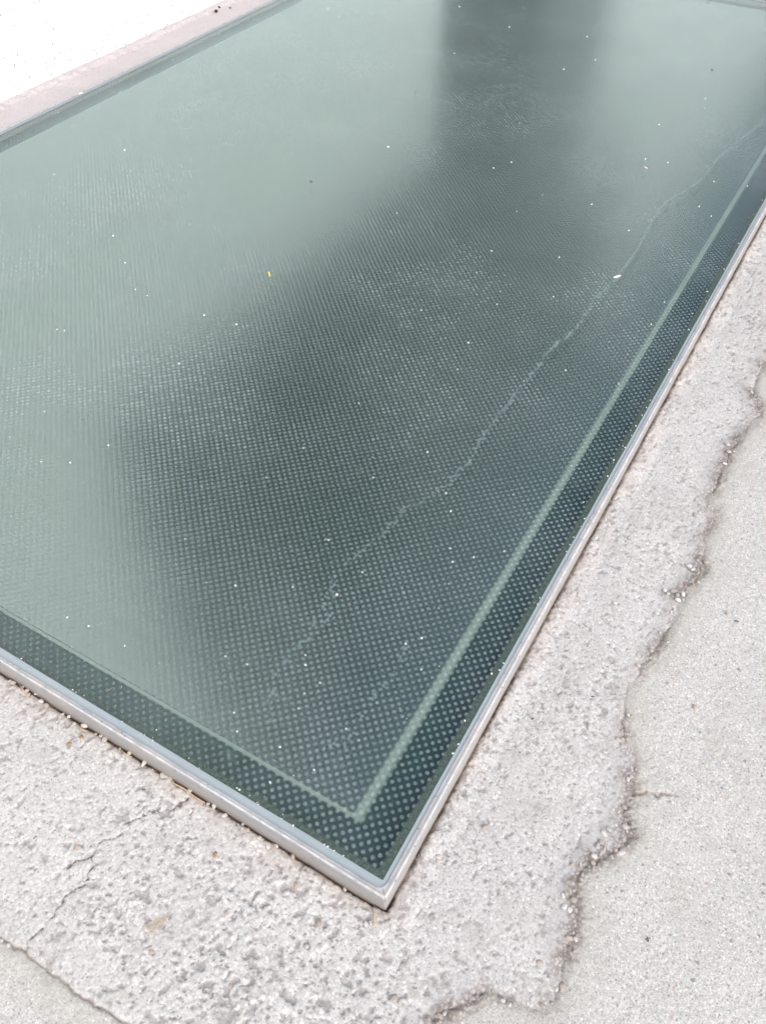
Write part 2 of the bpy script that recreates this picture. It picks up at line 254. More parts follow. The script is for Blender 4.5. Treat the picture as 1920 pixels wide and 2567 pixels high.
def mat_frame():
    k = N('frame_metal_mat')
    st = k.noise(35, 4, 0.6)[0]
    base = k.mixc(k.noise(60, 5, 0.7)[0], (0.26, 0.263, 0.273), (0.38, 0.385, 0.395))
    base = k.mixc(k.ramp(st, 0.45, 0.62, 0.0, 0.6), base, (0.42, 0.385, 0.345))
    base = k.mixc(k.ramp(k.noise(520, 3, 0.75)[0], 0.60, 0.72, 0.0, 0.6), base, (0.20, 0.18, 0.17))
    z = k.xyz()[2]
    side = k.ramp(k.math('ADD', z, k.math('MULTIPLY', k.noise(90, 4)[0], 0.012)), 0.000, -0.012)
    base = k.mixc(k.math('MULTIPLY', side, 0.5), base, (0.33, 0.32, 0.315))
    mit = k.math('ABSOLUTE', k.math('ADD', k.math('ADD', k.xyz()[0], k.xyz()[1]), 0.0034))
    base = k.mixc(k.math('MULTIPLY', k.ramp(mit, 0.0008, 0.0003), k.ramp(z, -0.010, -0.002)), base, (0.12, 0.11, 0.105))
    low = k.ramp(k.math('ADD', z, k.math('MULTIPLY', k.noise(110, 4, 0.7)[0], 0.022)), -0.008, -0.026, 0.0, 0.8)
    base = k.mixc(low, base, (0.30, 0.255, 0.22))
    base = k.mixc(k.ramp(k.xyz()[0], -1.80, -1.86, 0.0, 0.75), base, (0.20, 0.20, 0.205))  # left side painted darker to offset the strong light off the wall
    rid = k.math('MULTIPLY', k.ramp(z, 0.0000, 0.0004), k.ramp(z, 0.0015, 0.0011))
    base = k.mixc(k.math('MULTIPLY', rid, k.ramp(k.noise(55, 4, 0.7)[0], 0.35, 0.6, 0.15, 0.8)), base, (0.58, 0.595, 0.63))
    pitm = k.voro(150); pc = k.n('ShaderNodeSeparateColor', {0: pitm[1]}).outputs
    base = k.mixc(k.math('MULTIPLY', k.ramp(pc[0], 0.88, 0.89), k.ramp(pitm[0], 0.30, 0.15, 0.0, 0.7)), base, (0.16, 0.15, 0.15))
    nb = k.bump(k.noise(380, 4, 0.7)[0], 0.0006, 0.6)
    return k.done(k.pbr(Base_Color=base, Roughness=0.72, Metallic=0.08, Normal=nb))

def mat_seal():
    k = N('sealant_mat')
    base = k.mixc(k.noise(14, 4)[0], (0.25, 0.31, 0.335), (0.33, 0.37, 0.39))
    base = k.mixc(k.ramp(k.noise(300, 4, 0.7)[0], 0.56, 0.75, 0.0, 0.5), base, (0.42, 0.40, 0.37))
    base = k.mixc(k.ramp(k.xyz()[0], -1.80, -1.86, 0.0, 0.7), base, (0.16, 0.19, 0.205))  # same darker paint on the left, against the wall's bounce light
    nb = k.bump(k.noise(70, 3)[0], 0.0012, 0.5)
    return k.done(k.pbr(Base_Color=base, Roughness=0.5, Normal=nb))

def mat_glass():
    k = N('dotted_glass_mat')
    X, Y, Z = k.xyz()
    a = k.math('SUBTRACT', k.math('MULTIPLY', X, -1.0), 0.04347112)
    b = k.math('SUBTRACT', Y, 0.04988686)
    # square dot grid turned 45 degrees to the frame
    lu = k.math('ADD', k.math('MULTIPLY', a, -76.96542335), k.math('MULTIPLY', b, 76.21826452))
    lv = k.math('ADD', k.math('MULTIPLY', a, -76.18879491), k.math('MULTIPLY', b, -75.7819264))
    du = k.math('SUBTRACT', lu, k.math('ROUND', lu)); dv = k.math('SUBTRACT', lv, k.math('ROUND', lv))
    r = k.math('SQRT', k.math('ADD', k.math('MULTIPLY', du, du), k.math('MULTIPLY', dv, dv)))
    r = k.math('ADD', r, k.math('MULTIPLY', k.math('SUBTRACT', k.noise(420, 2)[0], 0.5), 0.05))
    dot = k.ramp(r, 0.300, 0.245)
    rim = k.math('MULTIPLY', k.ramp(r, 0.14, 0.22), k.ramp(r, 0.31, 0.27))
    # per dot strength
    cell = k.n('ShaderNodeCombineXYZ', {0: k.math('ROUND', lu), 1: k.math('ROUND', lv), 2: 0.0}).outputs[0]
    wn_ = k.n('ShaderNodeTexWhiteNoise', {'Vector': cell}, noise_dimensions='3D').outputs[0]
    dotf = k.math('MULTIPLY', dot, k.math('ADD', 0.215, k.math('MULTIPLY', wn_, 0.09)))
    dotf = k.math('ADD', dotf, k.math('MULTIPLY', rim, 0.06))
    fade_d = k.n('ShaderNodeVectorMath', {0: k.co(), 1: (-0.52, -0.02, 0.0)}, operation='DISTANCE').outputs['Value']
    dotf = k.math('MULTIPLY', dotf, k.ramp(k.math('ADD', fade_d, k.math('MULTIPLY', k.noise(12, 3)[0], 0.12)), 0.20, 0.60, 0.55, 1.0))  # dots weaker around a point at the near left
    dotf = k.math('MULTIPLY', dotf, k.ramp(k.noise(3.1, 4, 0.6)[0], 0.36, 0.62, 0.72, 1.12))
    # thin drifting dust film
    dust = k.ramp(k.noise(3.2, 6, 0.62)[0], 0.38, 0.75, 0.02, 0.13)
    dust2 = k.math('MULTIPLY', k.ramp(k.noise(260, 4, 0.8)[0], 0.60, 0.80), k.ramp(k.noise(22, 4, 0.7)[0], 0.48, 0.66))
    dust = k.math('ADD', dust, k.math('MULTIPLY', dust2, 0.22))
    sc = k.noise(9, 6, 0.72, vec=k.mapping((1.0, 3.2, 1.0), (0, 0, 0.6)), dist=0.8)[0]
    dust = k.math('ADD', dust, k.math('MULTIPLY', k.ramp(sc, 0.54, 0.74), 0.09))
    fp = k.noise(34, 5, 0.8)[0]
    dust = k.math('ADD', dust, k.math('MULTIPLY', k.math('MULTIPLY', k.ramp(fp, 0.55, 0.68), k.ramp(k.noise(4, 2)[0], 0.45, 0.62)), 0.07))
    sp = k.voro(130); spc = k.n('ShaderNodeSeparateColor', {0: sp[1]}).outputs
    speck = k.math('MULTIPLY', k.ramp(spc[0], 0.975, 0.977), k.ramp(sp[0], 0.12, 0.07))
    dust = k.math('MAXIMUM', dust, k.math('MULTIPLY', speck, 0.75))
    film = k.math('MAXIMUM', dotf, dust)
    # grime packed along the edge by the sealant
    e1 = k.math('MINIMUM', k.math('MULTIPLY', X, -1.0), k.math('ADD', Y, 0.0015))
    e2 = k.math('MINIMUM', k.math('ADD', X, W_), k.math('SUBTRACT', L_, Y))
    e = k.math('MINIMUM', e1, e2)
    en = k.math('ADD', e, k.math('MULTIPLY', k.math('SUBTRACT', k.noise(130, 4, 0.7)[0], 0.5), 0.0085))
    near = k.ramp(k.math('ADD', k.math('MULTIPLY', X, -1.0), k.math('MULTIPLY', Y, 0.04)), 0.16, 0.55, 1.0, 0.25)
    edge = k.math('MULTIPLY', k.ramp(en, 0.0120, 0.0092), k.math('MULTIPLY', near, 0.85))
    nb = k.bump(dot, 0.00012, 1.0)
    tr = k.n('ShaderNodeBsdfTransparent', {0: (0.93, 0.985, 0.97)}).outputs[0]
    inc = k.n('ShaderNodeNewGeometry').outputs['Incoming']
    cs_ = k.math('ABSOLUTE', k.n('ShaderNodeVectorMath', {0: inc, 1: nb}, operation='DOT_PRODUCT').outputs['Value'])
    fr = k.math('ADD', 0.035, k.math('MULTIPLY', 0.80, k.math('POWER', k.math('SUBTRACT', 1.0, cs_), 5.0)))   # the same seen from above and below
    gl = k.n('ShaderNodeBsdfGlossy', {'Color': (0.80, 0.98, 1.0), 'Roughness': 0.20, 'Normal': nb}).outputs[0]
    clear = k.mixs(fr, tr, gl)
    dcol = k.mixc(dot, (0.30, 0.35, 0.36), (0.46, 0.56, 0.57))
    dcol = k.mixc(speck, dcol, (0.6, 0.62, 0.62))
    dif = k.pbr(Base_Color=dcol, Roughness=0.42, Normal=nb)
    sh = k.mixs(film, clear, dif)
    gcol = k.mixc(k.ramp(k.noise(380, 4, 0.8)[0], 0.40, 0.66), (0.020, 0.050, 0.042), (0.10, 0.125, 0.10))
    grime = k.pbr(Base_Color=gcol, Roughness=0.6, Normal=nb)
    sh = k.mixs(edge, sh, grime)
    return k.done(sh)

def mat_inner():
    k = N('inner_pane_mat')
    base = k.mixc(k.noise(2.2, 4)[0], (0.024, 0.041, 0.034), (0.042, 0.060, 0.051))
    base = k.mixc(k.ramp(k.noise(500, 2)[0], 0.62, 0.8, 0.0, 0.2), base, (0.2, 0.22, 0.2))
    df = k.n('ShaderNodeBsdfDiffuse', {'Color': base}).outputs[0]
    gl = k.n('ShaderNodeBsdfGlossy', {'Color': (0.87, 0.965, 0.95), 'Roughness': 0.26}).outputs[0]
    fr = k.n('ShaderNodeFresnel', {'IOR': 1.5}).outputs[0]
    return k.done(k.mixs(k.math('ADD', 0.225, k.math('MULTIPLY', fr, 0.16)), df, gl))

M_patch, M_pave, M_strip, M_wall = mat_patch(), mat_pave(), mat_strip(), mat_wall()
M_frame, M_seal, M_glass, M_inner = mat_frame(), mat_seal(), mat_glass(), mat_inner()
M_ledge = simple('ledge_mat', (0.018, 0.043, 0.042), 0.35, var=0.3, scale=40)
def mat_band():
    k = N('edge_strip_mat')
    a = k.attr('across')
    soft = k.math('MULTIPLY', k.ramp(a, 0.0, 0.42), k.ramp(a, 1.0, 0.62))
    c = k.mixc(k.noise(12, 3)[0], (0.165, 0.210, 0.188), (0.21, 0.26, 0.232))
    tr = k.n('ShaderNodeBsdfTransparent').outputs[0]
    return k.done(k.mixs(soft, tr, k.pbr(Base_Color=c, Roughness=0.55)))
M_band = mat_band()
def mat_stain():
    k = N('stain_mat')
    tr = k.n('ShaderNodeBsdfTransparent').outputs[0]
    return k.done(k.mixs(k.ramp(k.noise(420, 4, 0.7)[0], 0.30, 0.65, 0.05, 0.40), tr, k.pbr(Base_Color=(0.30, 0.41, 0.43), Roughness=0.8)))
M_stain = mat_stain()
M_grain = simple('grain_mat', (0.66, 0.66, 0.63), 0.7, var=0.1, scale=900)
M_stone = simple('stone_mat', (0.56, 0.54, 0.51), 0.85, var=0.2, scale=260, bumpd=0.0008)
M_stonew = simple('pale_stone_mat', (0.68, 0.67, 0.64), 0.85, var=0.15, scale=260, bumpd=0.0008)
M_stoneb = simple('tan_stone_mat', (0.50, 0.425, 0.37), 0.85, var=0.2, scale=260, bumpd=0.0008)
M_orange = simple('orange_mat', (0.30, 0.195, 0.11), 0.8, var=0.3, scale=400)
M_dark = simple('dark_mat', (0.045, 0.035, 0.03), 0.6, var=0.4, scale=600)
M_straw = simple('straw_mat', (0.48, 0.35, 0.23), 0.7, var=0.25, scale=500)
M_yellow = simple('yellow_mat', (0.75, 0.68, 0.12), 0.6, var=0.1, scale=500)
M_flake = simple('flake_mat', (0.74, 0.62, 0.56), 0.7, var=0.2, scale=500)
M_added_grey = simple('added_grey_mat', (0.26, 0.27, 0.27), 0.5, var=0.1, scale=20)
M_darkglass = simple('window_glass_mat', (0.02, 0.025, 0.028), 0.08, var=0.1, scale=2)
M_shutter = simple('window_frame_mat', (0.06, 0.065, 0.065), 0.5, var=0.1, scale=20)
M_pipe = simple('downpipe_mat', (0.10, 0.105, 0.105), 0.5, var=0.1, scale=20)

# ------------------------------------------------------------------ ground as one dense sheet, split at the joint
def _hash(ix, iy, seed):
    h = (ix.astype(np.int64) * 374761393 + iy.astype(np.int64) * 668265263 + seed * 1442695041) & 0xffffffff
    h = ((h ^ (h >> 13)) * 1274126177) & 0xffffffff
    h = ((h ^ (h >> 15)) * 2246822519) & 0xffffffff
    return ((h ^ (h >> 16)) & 0xffffff) / float(0xffffff)

def vnoise(x, y, s, seed):
    x = x * s; y = y * s
    xi = np.floor(x); yi = np.floor(y); fx = x - xi; fy = y - yi
    fx = fx * fx * (3 - 2 * fx); fy = fy * fy * (3 - 2 * fy)
    a = _hash(xi, yi, seed); b = _hash(xi + 1, yi, seed); c = _hash(xi, yi + 1, seed); d = _hash(xi + 1, yi + 1, seed)
    return (a * (1 - fx) + b * fx) * (1 - fy) + (c * (1 - fx) + d * fx) * fy

def fbm(x, y, s, seed, octs=4):
    t = 0; a = 0.5; n = 0
    for o in range(octs):
        t = t + a * vnoise(x, y, s, seed + o); n += a; a *= 0.5; s *= 2.03
    return t / n

def worley(x, y, s, seed):
    x = x * s; y = y * s; xi = np.floor(x); yi = np.floor(y)
    best = np.full(x.shape, 9.0); bid = np.zeros(x.shape)
    for i in (-1, 0, 1):
        for j in (-1, 0, 1):
            cx = xi + i; cy = yi + j
            px = cx + _hash(cx, cy, seed); py = cy + _hash(cx, cy, seed + 17)
            d = (px - x) ** 2 + (py - y) ** 2
            m = d < best; best = np.where(m, d, best); bid = np.where(m, _hash(cx, cy, seed + 31), bid)
    return np.sqrt(best), bid

def seg_dist(x, y, pts):
    best = np.full(x.shape, 1e9)
    for (x0, y0), (x1, y1) in zip(pts[:-1], pts[1:]):
        dx, dy = x1 - x0, y1 - y0
        t = np.clip(((x - x0) * dx + (y - y0) * dy) / (dx * dx + dy * dy), 0, 1)
        best = np.minimum(best, np.hypot(x - x0 - t * dx, y - y0 - t * dy))
    return best

def inside(x, y, poly):
    r = np.zeros(x.shape, bool)
    for (x0, y0), (x1, y1) in zip(poly, poly[1:] + poly[:1]):
        c = ((y0 > y) != (y1 > y)) & (x < (x1 - x0) * (y - y0) / ((y1 - y0) or 1e-12) + x0)
        r ^= c
    return r

def steps(a, b, h0, h1=None):
    """grid lines from a to b, spacing growing from h0 to h1"""
    h1 = h1 or h0; out = [a]; n = 0
    while out[-1] < b:
        t = (out[-1] - a) / (b - a); out.append(out[-1] + h0 + (h1 - h0) * min(1, t))
    out[-1] = b; return out
def grow(a, b, h, g=1.35):
    out = [a]
    sgn = 1 if b > a else -1
    while (b - out[-1]) * sgn > 0:
        out.append(out[-1] + sgn * h); h *= g
    out[-1] = b; return out

def grid_mesh(name, X, Y, Zf, keep, attrs, mat):
    gx, gy = np.meshgrid(X, Y); nx, ny = len(X), len(Y)
    idx = np.arange(nx * ny).reshape(ny, nx)
    q = np.stack([idx[:-1, :-1], idx[:-1, 1:], idx[1:, 1:], idx[1:, :-1]], -1).reshape(-1, 4)
    q = q[keep.reshape(-1)]
    used = np.zeros(nx * ny, bool); used[q.reshape(-1)] = True
    remap = np.cumsum(used) - 1
    co = np.stack([gx, gy, Zf], -1).reshape(-1, 3)[used]
    q = remap[q]
    me = bpy.data.meshes.new(name)
    me.vertices.add(len(co)); me.vertices.foreach_set('co', co.reshape(-1).astype(np.float32))
    me.loops.add(q.size); me.loops.foreach_set('vertex_index', q.reshape(-1).astype(np.int32))
    me.polygons.add(len(q)); me.polygons.foreach_set('loop_start', np.arange(0, q.size, 4, dtype=np.int32))
    me.update(calc_edges=True)
    me.polygons.foreach_set('use_smooth', np.ones(len(q), bool))
    for an, av in attrs.items():
        a = me.attributes.new(an, 'FLOAT', 'POINT'); a.data.foreach_set('value', av.reshape(-1)[used].astype(np.float32))
    me.materials.append(mat); me.validate()
    o = bpy.data.objects.new(name, me); scene.collection.objects.link(o); return o

def ground():
    X = grow(-0.76, -90, 0.004)[::-1][:-1] + steps(-0.76, 0.30, 0.0021) [:-1] + steps(0.30, 0.50, 0.0024, 0.004)[:-1] + grow(0.50, 90, 0.005)
    Y = grow(-0.36, -90, 0.004)[::-1][:-1] + steps(-0.36, 0.55, 0.0021)[:-1] + steps(0.55, 2.3, 0.0026, 0.007)[:-1] + grow(2.3, 120, 0.008)
    X = np.array(X); Y = np.array(Y)
    x, y = np.meshgrid(X, Y)
    wx = x + (fbm(x, y, 45, 3, 4) - 0.5) * 0.016; wy = y + (fbm(x, y, 45, 11, 4) - 0.5) * 0.016
    wx = np.where(x < -0.15, x + (fbm(x, y, 90, 3, 3) - 0.5) * 0.006, wx); wy = np.where(x < -0.15, y + (fbm(x, y, 90, 11, 3) - 0.5) * 0.006, wy)
    poly = BOUND + [(-2.6, -0.27), (-2.6, 4.6)]
    core = (x > -3) & (x < 1.2) & (y > -1.2) & (y < 5)
    d = np.full(x.shape, -1.0)
    dd = seg_dist(wx[core], wy[core], BOUND); ins = inside(wx[core], wy[core], poly)
    d[core] = np.where(ins, dd, -dd)
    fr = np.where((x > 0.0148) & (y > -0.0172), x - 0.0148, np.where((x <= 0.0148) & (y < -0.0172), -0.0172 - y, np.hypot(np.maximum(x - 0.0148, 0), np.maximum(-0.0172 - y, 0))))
    fr = np.where((x < 0.0148) & (y > -0.0172), 0.0, fr)
    cr = np.full(x.shape, 1.0)
    cwx = x + (vnoise(x, y, 170, 5) - 0.5) * 0.006; cwy = y + (vnoise(x, y, 170, 9) - 0.5) * 0.006
    cc = (x > -0.5) & (x < 0.5) & (y > -0.4) & (y < 0.6)
    cr[cc] = np.minimum.reduce([seg_dist(cwx[cc], cwy[cc], p) for p in (CR1, CR2, CR3, CR4)])
    och = np.full(x.shape, 1.0); och[cc] = seg_dist(x[cc], y[cc], OCHRE)
    # how crumbly the joint is
    rub = np.clip(fbm(x, y, 14, 41, 2) * 2.6 - 0.75, 0, 1)
    rub = np.where(x < -0.12, rub * 0.30, np.clip(rub * 1.1 + 0.30, 0, 1))
    # surface
    near = np.clip(1 - np.hypot(x + 0.05, y - 0.1) / 3.5, 0.0, 1)
    w1, i1 = worley(x, y, 260, 61); w2, i2 = worley(x, y, 95, 67); w3, i3 = worley(x, y, 150, 71)
    rough = np.clip(fbm(x, y, 5.5, 83, 3) * 2.4 - 0.65, 0, 1)
    rough = rough * 0.22
    rough = np.maximum(rough, 0.95 * np.clip(1.25 - np.hypot(x + 0.10, (y + 0.15) * 1.25) / 0.25, 0, 1) * np.clip(fbm(x, y, 24, 85, 3) * 2.2 - 0.35, 0.15, 1))
    rough = np.maximum(rough, 0.6 * np.clip(1 - fr / 0.035, 0, 1))
    lump = np.clip(0.55 - w2, 0, 1) * (i2 > 0.45)
    pit = np.clip(fbm(x, y, 115, 91, 3) - 0.60, 0, 1) * 8
    pit2 = np.clip(fbm(x, y, 210, 97, 2) - 0.66, 0, 1) * 7
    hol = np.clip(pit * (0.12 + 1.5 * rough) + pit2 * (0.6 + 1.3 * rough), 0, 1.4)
    zp = GZ + (fbm(x, y, 6, 51, 2) - 0.5) * 0.008 + (fbm(x, y, 28, 53, 2) - 0.5) * 0.0020 * (0.3 + rough) \
        + (0.62 - w1) * 0.0010 * (0.22 + 0.8 * rough) * (0.3 + i1) + lump * (i2 > 0.7) * 0.0044 * rough + (0.6 - w3) * 0.0007 * i3 * rough * 2 - hol * 0.0018
    zp = zp + 0.003 * np.clip(1 - fr / 0.012, 0, 1) * (fbm(x, y, 30, 57, 2) - 0.35) * 2
    zp = zp + 0.007 * np.clip(1 - (x - 0.0138) / 0.035, 0, 1) * (x > 0.0) * (y > -0.02) * np.clip(fbm(x, y, 16, 131, 3) * 2.2 - 0.2, 0.2, 1.2)
    zp = zp - np.where((x > 0.005) & (y > 0), 0.004, 0.010) * np.clip(1 - fr / 0.0035, 0, 1)
    zv = GZ - 0.0006 + (fbm(x, y, 4, 59, 3) - 0.5) * 0.007 + (fbm(x, y, 180, 63, 3) - 0.5) * 0.0016 + (0.6 - w1) * 0.0006
    t = np.clip(d / 0.045 + 0.5, 0, 1); t = t * t * (3 - 2 * t)
    z = zv * (1 - t) + zp * t
    # fine debris packed in the joint
    wj, ij = worley(x, y, 200, 101)
    band = np.clip(1 - np.abs(d) / (0.006 + 0.016 * rub), 0, 1)
    z = z - band * 0.0018 + band * rub * np.clip(0.6 - wj, 0, 1) * (0.3 + ij) * 0.0075 + (fbm(x, y, 60, 107, 3) - 0.5) * 0.006 * band * rub
    z = z - 0.0026 * np.clip(1 - np.abs(d) / 0.0030, 0, 1) * np.clip(fbm(x, y, 24, 211, 3) * 3 - 1, 0.1, 1)
    z = z - 0.0030 * np.clip(1 - cr / 0.0026, 0, 1)
    far = np.clip((np.hypot(x, y) - 3.5) / 3, 0, 1); z = z * (1 - far) + (GZ - 0.004) * far
    xc = 0.25 * (x[:-1, :-1] + x[1:, :-1] + x[:-1, 1:] + x[1:, 1:]); yc = 0.25 * (y[:-1, :-1] + y[1:, :-1] + y[:-1, 1:] + y[1:, 1:])
    dc = 0.25 * (d[:-1, :-1] + d[1:, :-1] + d[:-1, 1:] + d[1:, 1:])
    hole = (xc > -W_ + 0.03) & (xc < -0.004) & (yc > 0.002) & (yc < L_ - 0.03)
    lip = (xc > -2.064) & (xc < -W_ - 0.010) & (yc > -0.3) & (yc < 5.0)
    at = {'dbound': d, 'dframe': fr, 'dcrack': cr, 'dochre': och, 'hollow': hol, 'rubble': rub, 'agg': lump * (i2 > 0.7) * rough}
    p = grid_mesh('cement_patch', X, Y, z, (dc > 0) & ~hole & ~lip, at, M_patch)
    v = grid_mesh('pavement', X, Y, z, (dc <= 0) & ~hole & ~lip, at, M_pave)
    for o in (p, v): o['kind'] = 'structure'
    # mortar strip between the glass panel and the house wall
    X2 = np.array(steps(-2.068, -W_ - 0.0165, 0.0036)); Y2 = np.array(grow(0.9, -0.35, 0.006, 1.1)[::-1][:-1] + steps(0.9, 3.2, 0.005)[:-1] + grow(3.2, 5.1, 0.006, 1.1))
    x, y = np.meshgrid(X2, Y2)
    e = -x - W_ - 0.010
    z = -0.007 - 0.004 * np.clip((e - 0.02) / 0.15, 0, 1) + (fbm(x, y, 9, 111, 4) - 0.5) * 0.008 + (fbm(x, y, 90, 113, 3) - 0.5) * 0.003
    z = z + 0.010 * np.clip((e - 0.128 + (fbm(x, y, 60, 117, 5) - 0.5) * 0.05) / 0.02, 0, 1)
    z = z - 0.010 * np.clip(1 - (e - 0.012) / 0.006, 0, 1)
    keep = np.ones((len(Y2) - 1, len(X2) - 1), bool)
    s = grid_mesh('mortar_strip', X2, Y2, z, keep, {'dframe': e - 0.008}, M_strip); s['kind'] = 'structure'
    return X, Y, z

ground()

# ------------------------------------------------------------------ the glass floor panel
panel = bpy.data.objects.new('glass_panel', None); scene.collection.objects.link(panel)
tag(panel, 'large green dot-printed glass floor panel set in a pale metal frame beside the white wall', 'floor panel')

def ring_loop(oe1, oe2, oe4, oe3, rad, z, wob=0.0, seed=0, nseg=60, nc=8):
    """closed loop offset outwards from the glass edge by a separate amount per side"""
    x0, x1, y0, y1 = -W_ - oe3, oe2, -oe1, L_ + oe4
    pts = []
    cs = [(x1, y0, -90, 0), (x1, y1, 0, 90), (x0, y1, 90, 180), (x0, y0, 180, 270)]
    def corner(cx, cy, a0, a1):
        sx = 1 if cx == x1 else -1; sy = 1 if cy == y1 else -1
        ox, oy = cx - sx * rad, cy - sy * rad
        return [(ox + rad * math.cos(R_(a0 + (a1 - a0) * i / nc)), oy + rad * math.sin(R_(a0 + (a1 - a0) * i / nc))) for i in range(nc + 1)]
    crn = [corner(*c) for c in cs]
    for k in range(4):
        pts += crn[k]
        ax, ay = crn[k][-1]; bx, by = crn[(k + 1) % 4][0]
        for i in range(1, nseg):
            t = i / nseg
            t = (1 - math.cos(math.pi * t)) / 2 * 0.7 + t * 0.3
            pts.append((ax + (bx - ax) * t, ay + (by - ay) * t))
    out = []
    for (x, y) in pts:
        w = 0
        if wob:
            a = np.array([x]); b = np.array([y])
            w = float((fbm(a, b, 9, seed, 3) - 0.5)[0]) * 2 * wob
        cx, cy = (x0 + x1) / 2, (y0 + y1) / 2
        sx = -1 if x < cx else 1; sy = -1 if y < cy else 1
        if abs(abs(x - cx) - (x1 - x0) / 2) < 1e-6: x += sx * w
        elif abs(abs(y - cy) - (y1 - y0) / 2) < 1e-6: y += sy * w
        out.append((x, y, z + w * 0.3))
    return out

def loft(name, loops, mat, parent, close=False):
    n = len(loops[0]); v = [p for l in loops for p in l]; f = []
    m = len(loops)
    for k in range(m if close else m - 1):
        for i in range(n):
            j = (i + 1) % n; k2 = (k + 1) % m
            f.append((k * n + i, k * n + j, k2 * n + j, k2 * n + i))
    return mesh_obj(name, v, f, mat, parent)

S1, S2, S3, S4 = 0.0098, 0.0052, 0.0150, 0.0080       # sealant width: near, right, left, far
F1, F2, F3, F4 = 0.0172, 0.0138, 0.0195, 0.0120       # outer face of the frame
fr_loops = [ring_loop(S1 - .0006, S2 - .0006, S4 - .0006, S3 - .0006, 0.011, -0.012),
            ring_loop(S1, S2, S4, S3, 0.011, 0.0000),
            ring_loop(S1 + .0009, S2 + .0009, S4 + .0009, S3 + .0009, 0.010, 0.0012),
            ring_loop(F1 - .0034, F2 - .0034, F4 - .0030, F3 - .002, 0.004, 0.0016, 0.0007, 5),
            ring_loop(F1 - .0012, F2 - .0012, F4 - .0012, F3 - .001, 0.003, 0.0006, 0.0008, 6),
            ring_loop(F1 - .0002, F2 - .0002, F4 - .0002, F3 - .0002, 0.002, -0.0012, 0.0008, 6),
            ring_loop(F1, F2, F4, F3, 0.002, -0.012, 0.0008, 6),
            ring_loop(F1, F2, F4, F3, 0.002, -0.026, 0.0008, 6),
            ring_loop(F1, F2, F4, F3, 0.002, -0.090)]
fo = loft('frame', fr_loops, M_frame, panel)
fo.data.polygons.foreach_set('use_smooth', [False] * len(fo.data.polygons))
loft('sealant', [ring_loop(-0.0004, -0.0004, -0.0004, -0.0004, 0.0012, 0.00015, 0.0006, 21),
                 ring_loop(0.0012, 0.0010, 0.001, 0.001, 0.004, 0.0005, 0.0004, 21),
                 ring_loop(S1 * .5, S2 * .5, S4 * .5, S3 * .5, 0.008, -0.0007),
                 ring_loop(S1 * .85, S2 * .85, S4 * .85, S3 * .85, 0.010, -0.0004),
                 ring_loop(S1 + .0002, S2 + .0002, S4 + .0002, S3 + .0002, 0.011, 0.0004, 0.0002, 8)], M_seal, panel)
def slab(name, x0, x1, y0, y1, z1, th, mat, parent, bev=0.0):
    v = [(x0, y0, z1 - th), (x1, y0, z1 - th), (x1, y1, z1 - th), (x0, y1, z1 - th), (x0, y0, z1), (x1, y0, z1), (x1, y1, z1), (x0, y1, z1)]
    f = [(3, 2, 1, 0), (4, 5, 6, 7), (0, 1, 5, 4), (1, 2, 6, 5), (2, 3, 7, 6), (3, 0, 4, 7)]
    return mesh_obj(name, v, f, mat, parent, smooth=False)
# the walking surface: one sheet carrying the printed dots
pane = mesh_obj('glass_pane', [(-W_, 0, 0), (0, 0, 0), (0, L_, 0), (-W_, L_, 0)], [(0, 1, 2, 3)], M_glass, panel, smooth=False)
slab('support_ledge', -W_ - 0.002, 0.002, -0.004, L_ + 0.002, -0.0165, 0.03, M_ledge, panel)
ix0, ix1, iy0, iy1 = -1.830, -0.0750, 0.0555, L_ - 0.046
slab('inner_pane', ix0, ix1, iy0, iy1, -0.0135, 0.0025, M_inner, panel)
# pale polished edges of the inner pane, bevelled down to the ledge
def strip_mesh(name, mat):               # the two near strips as one mitred L with a fine cross section
    v = []; f = []; ac = []; n = 8
    for q in range(n + 1):
        t = q / n; z = -0.0127 - 0.0030 * t * t
        wy = 0.0010 - 0.0085 * t; wx = -0.0035 + 0.0215 * t
        v += [(ix0, iy0 + wy, z), (ix1 + wx, iy0 + wy, z), (ix1 + wx, iy1, z)]; ac += [t, t, t]
    for q in range(n):
        b = 3 * q; f += [(b, b + 3, b + 4, b + 1), (b + 1, b + 4, b + 5, b + 2)]
    o = mesh_obj(name, v, f, mat, panel)
    at = o.data.attributes.new('across', 'FLOAT', 'POINT'); at.data.foreach_set('value', ac)
    return o
strip_mesh('edge_strip', M_band)

